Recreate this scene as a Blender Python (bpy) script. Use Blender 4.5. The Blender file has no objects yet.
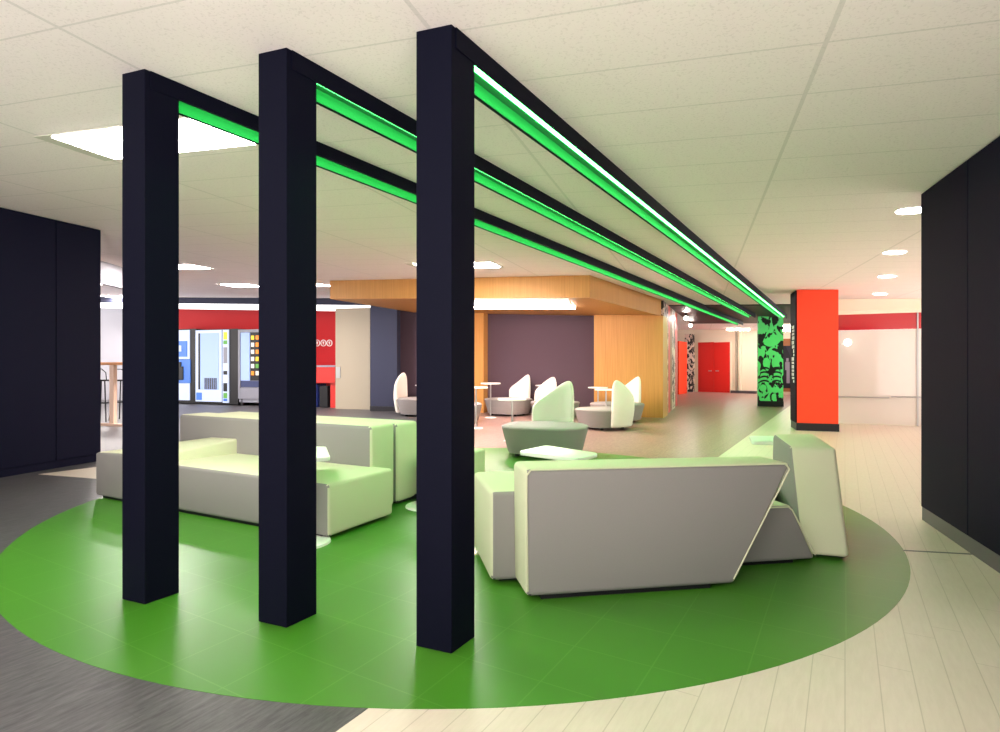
import bpy, bmesh, math, random
from mathutils import Vector, Matrix
random.seed(4)
scene = bpy.context.scene
COL = scene.collection

# ------------------------------------------------------------------ camera and site geometry
FPX, CX, CY, EYE = 590.0, 483.0, 366.0, 1.25     # focal length / principal point in px, eye height
C0, CA, CB = 1.4098, -0.03641, 0.02569           # ceiling plane above the eye: C0 + CA*X + CB*Y

def F(x, y):                                     # point of the floor seen at a pixel
    Z = FPX * EYE / (y - CY); return Vector(((x - CX) / FPX * Z, Z))
def Hgt(x, y, z):                                # point at height z seen at a pixel
    Z = FPX * (EYE - z) / (y - CY); return Vector(((x - CX) / FPX * Z, Z))
def Cp(x, y, drop=0.0):                          # point of the ceiling (or a soffit below it)
    k = (x - CX) / FPX
    Z = (C0 - drop) / ((CY - y) / FPX - CA * k - CB); return Vector((k * Z, Z))
def ceil(p):
    return EYE + C0 + CA * p[0] + CB * p[1]
def hz(y, Z):                                    # height seen at row y at depth Z
    return EYE + (CY - y) / FPX * Z
def on_line(x, a, b):                            # plan point of line a-b seen in column x
    k = (x - CX) / FPX; d = b - a
    t = (k * a.y - a.x) / (d.x - k * d.y); return a + d * t

def unit(px):
    v = Vector((px - CX, FPX)); return v.normalized()
G = unit(697.6); GV = Vector((G.y, -G.x))        # building grid
D = unit(845.0); DN = Vector((D.y, -D.x))        # direction of the beams and floor planks
def grid(v, u): return GV * v + G * u

# ------------------------------------------------------------------ materials
def srgb(r, g, b):
    f = lambda c: (c / 255 / 12.92) if c / 255 <= .04045 else ((c / 255 + .055) / 1.055) ** 2.4
    return (f(r), f(g), f(b), 1)

def mat(name, col, rough=.6, spec=.3, metal=0, emit=None, estr=0, noise=None, bump=0, bscale=200, coat=0):
    m = bpy.data.materials.new(name); m.use_nodes = True
    nt = m.node_tree; b = nt.nodes['Principled BSDF']
    b.inputs['Base Color'].default_value = col
    b.inputs['Roughness'].default_value = rough
    b.inputs['Specular IOR Level'].default_value = spec
    b.inputs['Metallic'].default_value = metal
    b.inputs['Coat Weight'].default_value = coat
    if emit:
        b.inputs['Emission Color'].default_value = emit; b.inputs['Emission Strength'].default_value = estr
    if noise or bump:
        tc = nt.nodes.new('ShaderNodeTexCoord')
        nz = nt.nodes.new('ShaderNodeTexNoise'); nz.inputs['Scale'].default_value = bscale
        nz.inputs['Detail'].default_value = 4
        nt.links.new(tc.outputs['Object'], nz.inputs['Vector'])
        if noise:
            r = nt.nodes.new('ShaderNodeMix'); r.data_type = 'RGBA'
            r.inputs['A'].default_value = col; r.inputs['B'].default_value = noise
            nt.links.new(nz.outputs['Fac'], r.inputs['Factor']); nt.links.new(r.outputs['Result'], b.inputs['Base Color'])
        if bump:
            bp = nt.nodes.new('ShaderNodeBump'); bp.inputs['Strength'].default_value = bump; bp.inputs['Distance'].default_value = .002
            nt.links.new(nz.outputs['Fac'], bp.inputs['Height']); nt.links.new(bp.outputs['Normal'], b.inputs['Normal'])
    return m

class NT:                                        # tiny node helper
    def __init__(s, m): s.t = m.node_tree; s.b = s.t.nodes['Principled BSDF']
    def n(s, kind, **kw):
        o = s.t.nodes.new(kind)
        for k, v in kw.items(): setattr(o, k, v)
        return o
    def l(s, a, b): s.t.links.new(a, b)
    def math(s, op, a, b=None, c=None):
        o = s.n('ShaderNodeMath', operation=op)
        for i, x in enumerate((a, b, c)):
            if x is None: continue
            if hasattr(x, 'is_linked'): s.l(x, o.inputs[i])
            else: o.inputs[i].default_value = x
        return o.outputs[0]
    def mix(s, f, a, b):
        o = s.n('ShaderNodeMix', data_type='RGBA')
        for k, x in (('Factor', f), ('A', a), ('B', b)):
            if hasattr(x, 'is_linked'): s.l(x, o.inputs[k])
            else: o.inputs[k].default_value = x
        return o.outputs['Result']
    def axes(s, ang):                            # plan coordinates turned by ang about z (n, d)
        tc = s.n('ShaderNodeTexCoord'); mp = s.n('ShaderNodeMapping')
        mp.inputs['Rotation'].default_value = (0, 0, ang)
        s.l(tc.outputs['Object'], mp.inputs['Vector'])
        sp = s.n('ShaderNodeSeparateXYZ'); s.l(mp.outputs['Vector'], sp.inputs[0])
        return mp.outputs['Vector'], sp.outputs[0], sp.outputs[1]
    def line(s, v, period, off, w):              # 1 on lines of width w
        a = s.math('ADD', v, -off + period / 2 + 1000 * period)
        a = s.math('MODULO', a, period); a = s.math('SUBTRACT', a, period / 2); a = s.math('ABSOLUTE', a)
        return s.math('LESS_THAN', a, w / 2)

ANG_G = math.atan2(G.x, G.y); ANG_D = math.atan2(D.x, D.y)

def ceiling_material():
    m = mat('ceiling_tile', srgb(224, 221, 205), .9, .1); t = NT(m)
    vec, v, u = t.axes(ANG_G)
    lv = t.line(v, 1.64, .53, .022); lu = t.line(u, .538, 2.95, .012)
    nz = t.n('ShaderNodeTexNoise'); nz.inputs['Scale'].default_value = 75; nz.inputs['Detail'].default_value = 3
    t.l(vec, nz.inputs['Vector'])
    sp = t.math('LESS_THAN', nz.outputs['Fac'], .40)
    sp = t.math('MULTIPLY', sp, .35)
    c = t.mix(sp, srgb(244, 234, 230), srgb(212, 202, 196))
    c = t.mix(t.math('MULTIPLY', t.math('MAXIMUM', lv, lu), .32), c, srgb(178, 176, 166))
    t.l(c, t.b.inputs['Base Color'])
    return m

def plank_material(name, base, dark, joint, w, length, rough, streak, jw=.004, coat=0):
    m = mat(name, base, rough, .4, coat=coat); t = NT(m)
    vec, n, d = t.axes(ANG_D)
    mp = t.n('ShaderNodeMapping'); mp.inputs['Scale'].default_value = (22, 3.2, 1); t.l(vec, mp.inputs['Vector'])
    nz = t.n('ShaderNodeTexNoise'); nz.inputs['Scale'].default_value = 2.2; nz.inputs['Detail'].default_value = 8
    nz.inputs['Roughness'].default_value = .7; t.l(mp.outputs['Vector'], nz.inputs['Vector'])
    rp = t.n('ShaderNodeMapRange'); rp.inputs['From Min'].default_value = .36; rp.inputs['From Max'].default_value = .64
    t.l(nz.outputs['Fac'], rp.inputs['Value'])
    row = t.math('FLOOR', t.math('DIVIDE', n, w))
    wn = t.n('ShaderNodeTexWhiteNoise', noise_dimensions='1D'); t.l(row, wn.inputs['W'])
    c = t.mix(t.math('MULTIPLY', rp.outputs[0], streak), base, dark)
    c = t.mix(t.math('MULTIPLY', wn.outputs[0], .18), c, dark)
    dd = t.math('ADD', d, t.math('MULTIPLY', wn.outputs[0], length))
    j = t.math('MAXIMUM', t.line(n, w, 0, jw), t.line(dd, length, 0, jw))
    c = t.mix(t.math('MULTIPLY', j, .6), c, joint)
    t.l(c, t.b.inputs['Base Color'])
    return m

def green_tile_material():
    m = mat('green_tile', srgb(80, 170, 58), .33, .38); t = NT(m)
    vec, n, d = t.axes(ANG_D)
    j = t.math('MAXIMUM', t.line(n, .343, -2.74, .006), t.line(d, .343, 1.42, .006))
    nz = t.n('ShaderNodeTexNoise'); nz.inputs['Scale'].default_value = 1.7; t.l(vec, nz.inputs['Vector'])
    c = t.mix(nz.outputs['Fac'], srgb(64, 124, 32), srgb(70, 130, 38))
    c = t.mix(t.math('MULTIPLY', j, .10), c, srgb(150, 205, 110))
    t.l(c, t.b.inputs['Base Color'])
    rg = t.n('ShaderNodeMapRange'); rg.inputs['To Min'].default_value = .30; rg.inputs['To Max'].default_value = .40
    t.l(nz.outputs['Fac'], rg.inputs['Value']); t.l(rg.outputs[0], t.b.inputs['Roughness'])
    return m

def wood_material():
    m = mat('oak_veneer', srgb(205, 150, 75), .5, .35); t = NT(m)
    tc = t.n('ShaderNodeTexCoord'); mp = t.n('ShaderNodeMapping'); mp.inputs['Scale'].default_value = (26, 26, .7)
    t.l(tc.outputs['Object'], mp.inputs['Vector'])
    nz = t.n('ShaderNodeTexNoise'); nz.inputs['Scale'].default_value = 1.5; nz.inputs['Detail'].default_value = 7; t.l(mp.outputs['Vector'], nz.inputs['Vector'])
    c = t.mix(nz.outputs['Fac'], srgb(206, 152, 82), srgb(166, 114, 54))
    t.l(c, t.b.inputs['Base Color'])
    return m

def mural_material(name, a, b, scale, emit=0):
    m = mat(name, a, .5, .3); t = NT(m)
    tc = t.n('ShaderNodeTexCoord'); mp = t.n('ShaderNodeMapping'); mp.inputs['Scale'].default_value = (scale, scale, scale * .62)
    t.l(tc.outputs['Object'], mp.inputs['Vector'])
    nz = t.n('ShaderNodeTexNoise'); nz.inputs['Scale'].default_value = 1.0; nz.inputs['Detail'].default_value = 2.5; nz.inputs['Distortion'].default_value = 1.2
    t.l(mp.outputs['Vector'], nz.inputs['Vector'])
    f = t.math('GREATER_THAN', nz.outputs['Fac'], .5)
    t.l(t.mix(f, a, b), t.b.inputs['Base Color'])
    return m

M = {}
M['ceiling'] = ceiling_material()
M['floor_brown'] = plank_material('brown_plank', srgb(164, 134, 126), srgb(126, 98, 92), srgb(80, 66, 60), .15, 1.2, .36, .9)
M['floor_grey'] = plank_material('grey_plank', srgb(94, 92, 94), srgb(60, 59, 62), srgb(70, 68, 68), .15, 1.2, .42, 1.0, .003)
M['floor_cream'] = plank_material('cream_plank', srgb(214, 202, 188), srgb(202, 190, 174), srgb(168, 156, 138), .1172, 1.6, .38, .6, .004)
M['floor_green'] = green_tile_material()
M['navy'] = mat('navy_laminate', srgb(17, 18, 38), .65, .07, noise=srgb(14, 15, 33), bump=.08, bscale=120)
M['column'] = mat('black_laminate', srgb(11, 12, 28), .6, .06, noise=srgb(9, 10, 24), bump=.06, bscale=90)
M['black'] = mat('black_paint', srgb(18, 18, 22), .5, .3)
M['gasket'] = mat('dark_gap', srgb(10, 10, 14), .8, .1)
M['base_grey'] = mat('charcoal_base', srgb(70, 70, 76), .35, .5)
M['base_black'] = mat('black_base', srgb(22, 22, 28), .4, .4)
M['fabric'] = mat('pale_lime_upholstery', srgb(213, 213, 184), .8, .2, noise=srgb(207, 207, 177), bump=.15, bscale=260)
M['grey'] = mat('grey_upholstery', srgb(145, 142, 139), .85, .2, noise=srgb(136, 133, 130), bump=.2, bscale=300)
M['pod'] = mat('pod_grey_upholstery', srgb(152, 146, 145), .85, .2, noise=srgb(143, 138, 137), bump=.15, bscale=300)
M['seat_cream'] = mat('cream_upholstery', srgb(228, 222, 212), .8, .2, bump=.1, bscale=260)
M['white'] = mat('white_laminate', srgb(238, 240, 234), .35, .4)
M['metal'] = mat('brushed_steel', srgb(170, 172, 172), .35, .5, metal=.8)
M['led'] = mat('green_led', (0.02, .3, .08, 1), .5, emit=(.085, 1, .18, 1), estr=16.5)
M['lining'] = mat('channel_lining', srgb(52, 112, 84), .6, .2)  # the strip's green glow is partly put into this base colour
M['wood'] = wood_material()
M['purple'] = mat('aubergine_wall', srgb(80, 64, 74), .7, .2)
M['navywall'] = mat('slate_blue_wall', srgb(50, 53, 72), .7, .2)
M['beige'] = mat('beige_panel', srgb(160, 151, 134), .6, .3)
M['palewall'] = mat('pale_grey_wall', srgb(180, 180, 188), .7, .2)
M['cream_wall'] = mat('cream_wall', srgb(238, 226, 204), .7, .2)
M['red'] = mat('red_paint', srgb(186, 24, 30), .6, .25)
M['redlight'] = mat('red_laminate', srgb(198, 44, 38), .4, .4)
M['orange'] = mat('orange_red_paint', srgb(244, 72, 40), .55, .25)
M['doorred'] = mat('red_door_paint', srgb(205, 34, 26), .45, .35)
M['lamp'] = mat('lamp_diffuser', (1, 1, 1, 1), .5, emit=(1, .93, .88, 1), estr=26)
M['downlight'] = mat('downlight_lens', (1, 1, 1, 1), .5, emit=(1, .93, .84, 1), estr=330)
M['lampfar'] = mat('bright_lamp', (1, 1, 1, 1), .5, emit=(1, .92, .88, 1), estr=75)
M['farstrip'] = mat('strip_diffuser', (1, 1, 1, 1), .5, emit=(1, .9, .8, 1), estr=38)
M['spotlens'] = mat('spot_lens', (1, 1, 1, 1), .5, emit=(1, .9, .82, 1), estr=200)
M['lampsoft'] = mat('soft_lamp', (1, 1, 1, 1), .5, emit=(1, .95, .88, 1), estr=2.5)
M['lampwarm'] = mat('warm_tube', (1, 1, 1, 1), .5, emit=(1, .80, .74, 1), estr=100)
M['cove'] = mat('cove_glow', (1, 1, 1, 1), .5, emit=(1, .98, 1, 1), estr=1.4)
M['lampframe'] = mat('lamp_frame', srgb(205, 202, 186), .5, .3)
M['glass'] = mat('frosted_glass', srgb(205, 202, 192), .25, .5, coat=.6)
M['redglass'] = mat('red_glass', srgb(176, 24, 34), .15, .5, coat=.8)
M['mural_green'] = mural_material('green_black_mural', srgb(95, 225, 130), srgb(14, 18, 18), 5.0)
M['muralgreenflat'] = mat('mural_green_paint', srgb(95, 228, 130), .5, .3)
M['mural_bw'] = mural_material('black_white_mural', srgb(228, 205, 190), srgb(40, 34, 36), 5.0)
M['poster'] = mural_material('dark_poster', srgb(24, 24, 34), srgb(40, 40, 54), 1.5)
M['brownwood'] = mat('brown_timber', srgb(140, 92, 58), .5, .3)
M['tablewood'] = mat('pale_timber', srgb(222, 190, 168), .5, .3)
M['tabletop'] = mat('orange_timber', srgb(196, 128, 72), .5, .3)
M['grey_soffit'] = mat('grey_soffit', srgb(150, 150, 156), .8, .2)
M['screen_blue'] = mat('vending_blue', srgb(70, 120, 205), .35, .4, emit=srgb(60, 115, 210), estr=.2)
M['vend_white'] = mat('vending_lit_white', srgb(150, 166, 205), .3, .4, emit=srgb(225, 235, 255), estr=.45)
M['vend_glass'] = mat('vending_lit_window', srgb(112, 140, 200), .2, .5, emit=srgb(190, 208, 250), estr=.4)
M['vend_silver'] = mat('vending_silver', srgb(138, 140, 152), .4, .5)
M['vend_black'] = mat('vending_black', srgb(14, 14, 18), .4, .4)
M['bin_blue'] = mat('blue_plastic', srgb(26, 40, 110), .5, .3)
for n_, c_ in (('yellow', (235, 200, 60)), ('prod_orange', (235, 140, 50)), ('prod_red', (205, 50, 50)), ('prod_green', (90, 150, 70)), ('prod_blue', (70, 110, 190)), ('prod_pale', (230, 225, 210))):
    M[n_] = mat(n_ + '_packet', srgb(*c_), .5, .3, emit=srgb(*c_), estr=.35)

# ------------------------------------------------------------------ object helpers
def wloc(o):
    v = Vector((0, 0, 0))
    while o: v += o.location; o = o.parent
    return v

def obj(name, bm, mats, parent=None, local=False, smooth=False, angle=35):
    if not isinstance(mats, (list, tuple)): mats = [mats]
    if parent is not None and not local:
        bmesh.ops.translate(bm, verts=bm.verts, vec=-wloc(parent))
    bmesh.ops.recalc_face_normals(bm, faces=bm.faces)
    me = bpy.data.meshes.new(name); bm.to_mesh(me); bm.free()
    for m in mats: me.materials.append(M[m] if isinstance(m, str) else m)
    if smooth:
        for p in me.polygons: p.use_smooth = True
        me.set_sharp_from_angle(angle=math.radians(angle))
    o = bpy.data.objects.new(name, me); COL.objects.link(o)
    if parent is not None: o.parent = parent
    return o

def tag(o, label, cat, group=None, kind='thing'):
    o['label'] = label; o['category'] = cat; o['kind'] = kind
    if group: o['group'] = group
    return o

def thing(name, p, label, cat, group=None, z=0.0):
    o = bpy.data.objects.new(name, None); COL.objects.link(o)
    o.empty_display_size = .2; o.location = (p[0], p[1], z)
    return tag(o, label, cat, group)

def struct(name, bm, mats, **k):
    o = obj(name, bm, mats, **k); o['kind'] = 'structure'; return o

def hexa(bm, bot, top, mi=None):                 # solid between two rings of 3-D points
    vb = [bm.verts.new(p) for p in bot]; vt = [bm.verts.new(p) for p in top]; n = len(bot)
    fs = [bm.faces.new(vb[::-1]), bm.faces.new(vt)]
    for i in range(n): fs.append(bm.faces.new((vb[i], vb[(i + 1) % n], vt[(i + 1) % n], vt[i])))
    if mi:                                       # (bottom, top, side0, side1 ...) material slots
        for f, k in zip(fs, mi): f.material_index = k
    return vb + vt, fs

def prism(bm, pts, z0, z1, mi=None):
    return hexa(bm, [(p[0], p[1], z0(p) if callable(z0) else z0) for p in pts], [(p[0], p[1], z1(p) if callable(z1) else z1) for p in pts], mi)

def bevel(bm, w, seg=3):
    bmesh.ops.bevel(bm, geom=list(bm.edges), offset=w, offset_type='OFFSET', segments=seg, profile=.5, affect='EDGES', clamp_overlap=True, material=-1)

def rect(a, b, depth, n):                        # plan rectangle from a to b, thickened by depth along n
    return [a, b, b + n * depth, a + n * depth]

def boxat(bm, c, sx, sy, sz, ang=0.0):           # box with centre c (x, y, z)
    ca, sa = math.cos(ang), math.sin(ang)
    pts = [(c[0] + ca * x - sa * y, c[1] + sa * x + ca * y) for x, y in ((-sx / 2, -sy / 2), (sx / 2, -sy / 2), (sx / 2, sy / 2), (-sx / 2, sy / 2))]
    return prism(bm, pts, c[2] - sz / 2, c[2] + sz / 2)

def cyl(bm, p0, p1, r0, r1=None, seg=20):
    p0, p1 = Vector(p0), Vector(p1); r1 = r0 if r1 is None else r1
    z = (p1 - p0).normalized(); x = z.orthogonal().normalized(); y = z.cross(x)
    ring = lambda p, r: [p + (x * math.cos(2 * math.pi * i / seg) + y * math.sin(2 * math.pi * i / seg)) * r for i in range(seg)]
    return hexa(bm, ring(p0, r0), ring(p1, r1))

def tube(bm, pts, r, seg=8):
    for a, b in zip(pts, pts[1:]): cyl(bm, a, b, r, seg=seg)

def B(): return bmesh.new()
def V3(p, z): return Vector((p[0], p[1], z))

# ------------------------------------------------------------------ floor
NB = -1.48                                       # the seam between wood and cream floor along D
def nd(n, d): return DN * n + D * d
bm = B(); prism(bm, [Vector((-18, -.6)), Vector((11, -.6)), Vector((11, 12.9)), Vector((18, 13.5)), Vector((18, 36)), Vector((-18, 36))], -.1, 0.0)
struct('floor', bm, 'floor_brown')
bm = B(); NX = lambda y: DN * NB + D * ((y - DN.y * NB) / D.y)
prism(bm, [NX(-.6), Vector((11, -.6)), Vector((11, 12.9)), Vector((14.5, 13.2)), Vector((14.5, 24)), NX(24)], .0002, .003); struct('floor_cream', bm, 'floor_cream')
bm = B()
pa = NX(-.6) - DN * .002; pb = nd(NB - .001, 6.6)
prism(bm, [pa, pb, pb - GV * 5.6, pb - GV * 5.6 + G * 16, Vector((-18, 24)), Vector((-18, -.6))], .0002, .003); struct('floor_grey', bm, 'floor_grey')
CC, CR = Vector((-.197, 5.572)), 3.429
bm = B(); prism(bm, [CC + Vector((math.cos(t * math.pi / 80), math.sin(t * math.pi / 80))) * CR for t in range(160)], .003, .0042)
struct('floor_green', bm, 'floor_green')
bm = B(); prism(bm, [F(38, 474.5), F(95, 479), F(130, 481), F(130, 465), F(95, 467.5)], .003, .005); struct('floor_light_patch', bm, 'floor_cream')  # patch of light through the left gap, laid in as cream floor
bm = B(); prism(bm, [F(903, 551.3), F(1010, 557.2), F(1010, 556.2), F(903, 550.4)], .003, .0045); struct('trim_1', bm, 'base_grey')
FZ = .0045

# ------------------------------------------------------------------ ceiling
bm = B()
prism(bm, [Vector((-22, -3)), Vector((24, -3)), Vector((24, 36)), Vector((-22, 36))], ceil, lambda p: ceil(p) + .1)
struct('ceiling', bm, 'ceiling')
# black painted zone at the far end of the beams
bm = B()
prism(bm, [Cp(668.5, 305), Cp(800, 304), Cp(800, 322.5), Cp(691, 323)], lambda p: ceil(p) - .025, lambda p: ceil(p) - .001)
struct('ceiling_black', bm, 'black')

# ------------------------------------------------------------------ black columns and their beams
S = .188
def beam(c, length, label):
    t = thing('ceiling_beam', c, label, 'beam', 'black beams with green light strips', z=0)
    zt = lambda p: ceil(p) - .002
    zb0 = ceil(c) - .092
    a = c + DN * .006
    L = length
    bm = B()                                     # inverted U channel: right lip, left lip, top
    prism(bm, rect(a - D * -.03, a + D * L, -.014, DN), zb0, zt)
    l0 = c - DN * (S - .016); prism(bm, rect(l0 + D * .03, l0 + D * L, -.014, DN), zb0, zt)
    m0 = c - DN * .01; prism(bm, rect(m0 + D * .03, m0 + D * L, -(S - .02), DN), zb0 + .075, zt)
    obj('housing', bm, 'column', t)
    bm = B(); e0 = c - DN * .045
    prism(bm, rect(e0 + D * (S + .01), e0 + D * (L - .02), -.052, DN), zb0 + .055, zb0 + .071)
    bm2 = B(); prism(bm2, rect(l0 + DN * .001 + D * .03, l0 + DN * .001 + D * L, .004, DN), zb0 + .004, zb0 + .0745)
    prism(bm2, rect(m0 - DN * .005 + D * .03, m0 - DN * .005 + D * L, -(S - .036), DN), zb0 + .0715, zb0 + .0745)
    q = obj('channel_lining', bm2, 'lining', t); q['label'] = 'green-tinted inner side of the channel, lit green'
    o = obj('led_strip', bm, 'led', t); o['label'] = 'glowing green light strip'
    return t

cols = []
for px, py, L, lab, blab in (
    (451.5, 655, 17.3, 'black square column, the rightmost and nearest of the three black columns', 'black ceiling beam from the nearest column with its whole green light line showing'),
    (286.5, 629, 17.2, 'black square column, the middle one of the three black columns', 'black ceiling beam from the middle column, edged green underneath'),
    (144.5, 605.5, 21.2, 'black square column, the leftmost and farthest of the three black columns', 'black ceiling beam from the leftmost column, nearest the oak canopy')):
    c = F(px, py)
    bm = B(); LV = Vector((-.915, .405)).normalized(); pts = [c, c + D * S, c + D * S + LV * .176, c + LV * .176]
    prism(bm, pts, FZ, lambda p: ceil(p) - .001); bevel(bm, .003, 2)
    o = obj('square_column', bm, 'column'); tag(o, lab, 'column', 'black square columns')
    beam(c, L, blab)

# ------------------------------------------------------------------ dark panelled walls left and right
def panel_wall(name, a, b, depth, out, seams, base, h0):
    """a to b is the face; panels stand proud of a core; baseboard below"""
    d = (b - a).normalized()
    bm = B(); prism(bm, rect(a, b, depth, out), 0.001, lambda p: ceil(p) - .004, )
    s = [a] + seams + [b]
    for p, q in zip(s, s[1:]):
        prism(bm, rect(p + d * .006, q - d * .006, -.018, out), h0, lambda r: ceil(r) - .012)
    w = struct(name, bm, 'navy')
    bm = B(); prism(bm, rect(a - d * .002, b, -.010, out), 0.004, h0 - .006)
    struct('baseboard_' + name.split('_')[1], bm, base)

e = F(100, 461); s0 = F(0, 478)
dl = (e - s0).normalized(); outl = Vector((-dl.y, dl.x))
near = e - dl * 8.0
sm = on_line(55, s0, e)
panel_wall('wall_left', near, e, 2.5, outl, [sm - dl * 2.4, sm - dl * 1.2, sm], 'navy', .10)
e = F(923.6, 520.3); s0 = F(1000, 573)
dr = (s0 - e).normalized(); outr = Vector((-dr.y, dr.x))
if outr.x < 0: outr = -outr
near = e + dr * 6.0
sm = on_line(971, e, s0)
panel_wall('wall_right', e, near, 2.6, outr, [sm, sm + dr * 1.25, sm + dr * 2.5], 'base_grey', .115)

# ------------------------------------------------------------------ back left: red wall, bulkhead, cove
ra, rb = F(175, 401.4), F(337, 405.6)
rd = (rb - ra).normalized(); rn = Vector((-rd.y, rd.x))
bm = B(); prism(bm, rect(ra, rb, .2, rn), .001, lambda p: ceil(p) - .004); struct('wall_red', bm, 'red')
la = ra - rd * 11
bm = B(); prism(bm, rect(la, ra - rd * .004, .2, rn), .001, lambda p: ceil(p) - .004); struct('wall_back_left', bm, 'palewall')
zc = hz(303.3, ra.y)
f0, f1 = la - rn * .9, rb - rn * .9 + rd * 2.2
bm = B(); prism(bm, rect(f0, f1, .5, rn), lambda p: ceil(p) - .20, lambda p: ceil(p) - .003); struct('trim_2', bm, 'navywall')
bm = B(); prism(bm, rect(f0, f1 - rd * .1, .06, rn), lambda p: ceil(p) - .38, lambda p: ceil(p) - .205)
o = obj('cove_light', bm, 'cove'); tag(o, 'long white glowing strip under the dark bulkhead above the red wall', 'strip light')
# grey bulkhead hung from the ceiling in the left gap
q0, q1 = Cp(60, 250), Cp(135, 272)
bm = B(); prism(bm, rect(q0, q1, .15, Vector((.5, .8)).normalized()), lambda p: ceil(p) - .42, lambda p: ceil(p) - .003)
struct('trim_3', bm, 'grey_soffit')

# beige partition, slate wall, aubergine wall
VD = GV
def wall_seg(name, a, b, m, top=None, th=.2):
    d = (b - a).normalized(); n = Vector((-d.y, d.x))
    bm = B(); prism(bm, rect(a, b, th, n), .001, top or (lambda p: ceil(p) - .004)); return struct(name, bm, m)
pa, pb = F(335.5, 409), F(370, 409.6)
wall_seg('wall_partition', pa, pb, 'beige', lambda p: hz(308.5, pa.y), .12)
pd = (pb - pa).normalized(); pn = Vector((-pd.y, pd.x))
bm = B(); prism(bm, rect(pa - pn * .025 + pd * .03, pa - pn * .001 + pd * .16 - pn * .024, .024, pn), hz(378, pa.y), hz(367, pa.y))
o = obj('pull_plate', bm, 'metal'); tag(o, 'small grey metal plate on the left edge of the beige partition', 'plate')
na, nb = F(370.3, 411), F(397, 411.8)
wall_seg('wall_slate', na, nb, 'navywall')
ua, ub = F(397, 410.0), F(606, 414.8)
wall_seg('wall_back', ua, ub, 'purple')
bm = B(); d_ = (nb - na).normalized(); n_ = Vector((-d_.y, d_.x))
prism(bm, rect(na, nb, -.02, n_), .001, .14); struct('baseboard_back', bm, 'base_black')

# ------------------------------------------------------------------ oak canopy and end walls
DROP = .40
A_, B_, D_ = Cp(330, 280.5), Cp(590, 275), Cp(662.7, 300)
def wl(p, t): return p + G * t
cr = wl(B_, (D_ - B_).length)
bk = on_line(606, ua, ub)
left_back = A_ + G * 4.3
bm = B()
prism(bm, [A_, B_, D_, D_ - GV * .3 + G * .4, D_ + G * 1.3 - GV * 2.2, left_back], lambda p: ceil(p) - DROP, lambda p: ceil(p) - .003)
o = obj('oak_canopy', bm, 'wood'); tag(o, 'oak veneered canopy hanging from the ceiling over the seating niche', 'canopy')
und = lambda p: ceil(p) - DROP - .002
wa, wb = F(594, 415.6), F(663, 418)
wd = (wb - wa).normalized(); wn = Vector((-wd.y, wd.x))
bm = B(); prism(bm, rect(wa, wb, .9, wn), .001, und); struct('wall_oak_right', bm, 'wood')
ka, kb = F(436, 411.6), F(483.5, 413)
kd = (kb - ka).normalized(); kn = Vector((-kd.y, kd.x))
bm = B(); prism(bm, rect(ka, kb, .35, kn), .001, und); struct('wall_oak_left', bm, 'wood')
# the two tubes of the canopy light
for x0, x1, y, lab in ((462, 567, 303.6, 'long white tube light under the oak canopy, the front one of two'), (466, 573.5, 307.4, 'long white tube light under the oak canopy, the rear one of two')):
    p0 = Cp(x0, y, DROP + .03); p1 = Cp(x1, y, DROP + .03)
    t = thing('tube_light', (p0 + p1) / 2, lab, 'light', 'tube lights under the canopy', z=und(p0) - .05)
    d_ = (p1 - p0).normalized(); n_ = Vector((-d_.y, d_.x))
    bm = B(); prism(bm, rect(p0 - d_ * .03, p1 + d_ * .03, .12, n_), lambda p: ceil(p) - DROP - .012, lambda p: ceil(p) - DROP - .001); obj('housing', bm, 'lampframe', t)
    bm = B(); prism(bm, rect(p0 + n_ * .01, p1 + n_ * .01, .10, n_), lambda p: ceil(p) - DROP - .052, lambda p: ceil(p) - DROP - .0125); obj('tube', bm, 'lampwarm', t)

# ------------------------------------------------------------------ corridor at the far end
ca, cb = F(663.6, 417.6), F(693, 391.6)
cd = (cb - ca).normalized(); cn = Vector((-cd.y, cd.x))
def cpt(x): return on_line(x, ca, cb)
segs = [(663.8, 668.2, 'mural_bw'), (668.2, 670, 'doorred'), (670, 672, 'brownwood'), (672, 675.2, 'mural_bw'), (675.2, 677.4, 'doorred')]
for i, (x0, x1, m) in enumerate(segs):
    p, q = cpt(x0), cpt(x1)
    bm = B(); prism(bm, rect(p, q, .25, cn), .001, lambda r: ceil(r) - .03)
    struct('wall_corridor_%d' % (i + 1), bm, m)
ya, yb = F(683, 391.3), F(830, 396)
yd = (yb - ya).normalized(); yn = Vector((-yd.y, yd.x))
ypt = lambda x: on_line(x, ya, yb)
bm = B(); prism(bm, rect(ya - yd * 2, yb, .25, yn), .001, lambda p: ceil(p) - .004); struct('wall_far', bm, 'cream_wall')
# mural strip on the far wall
p, q = ypt(687.6), ypt(694.6)
bm = B(); prism(bm, rect(p, q, -.3, yn), .001, lambda r: hz(334, r.y)); struct('wall_mural', bm, 'mural_bw')
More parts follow.
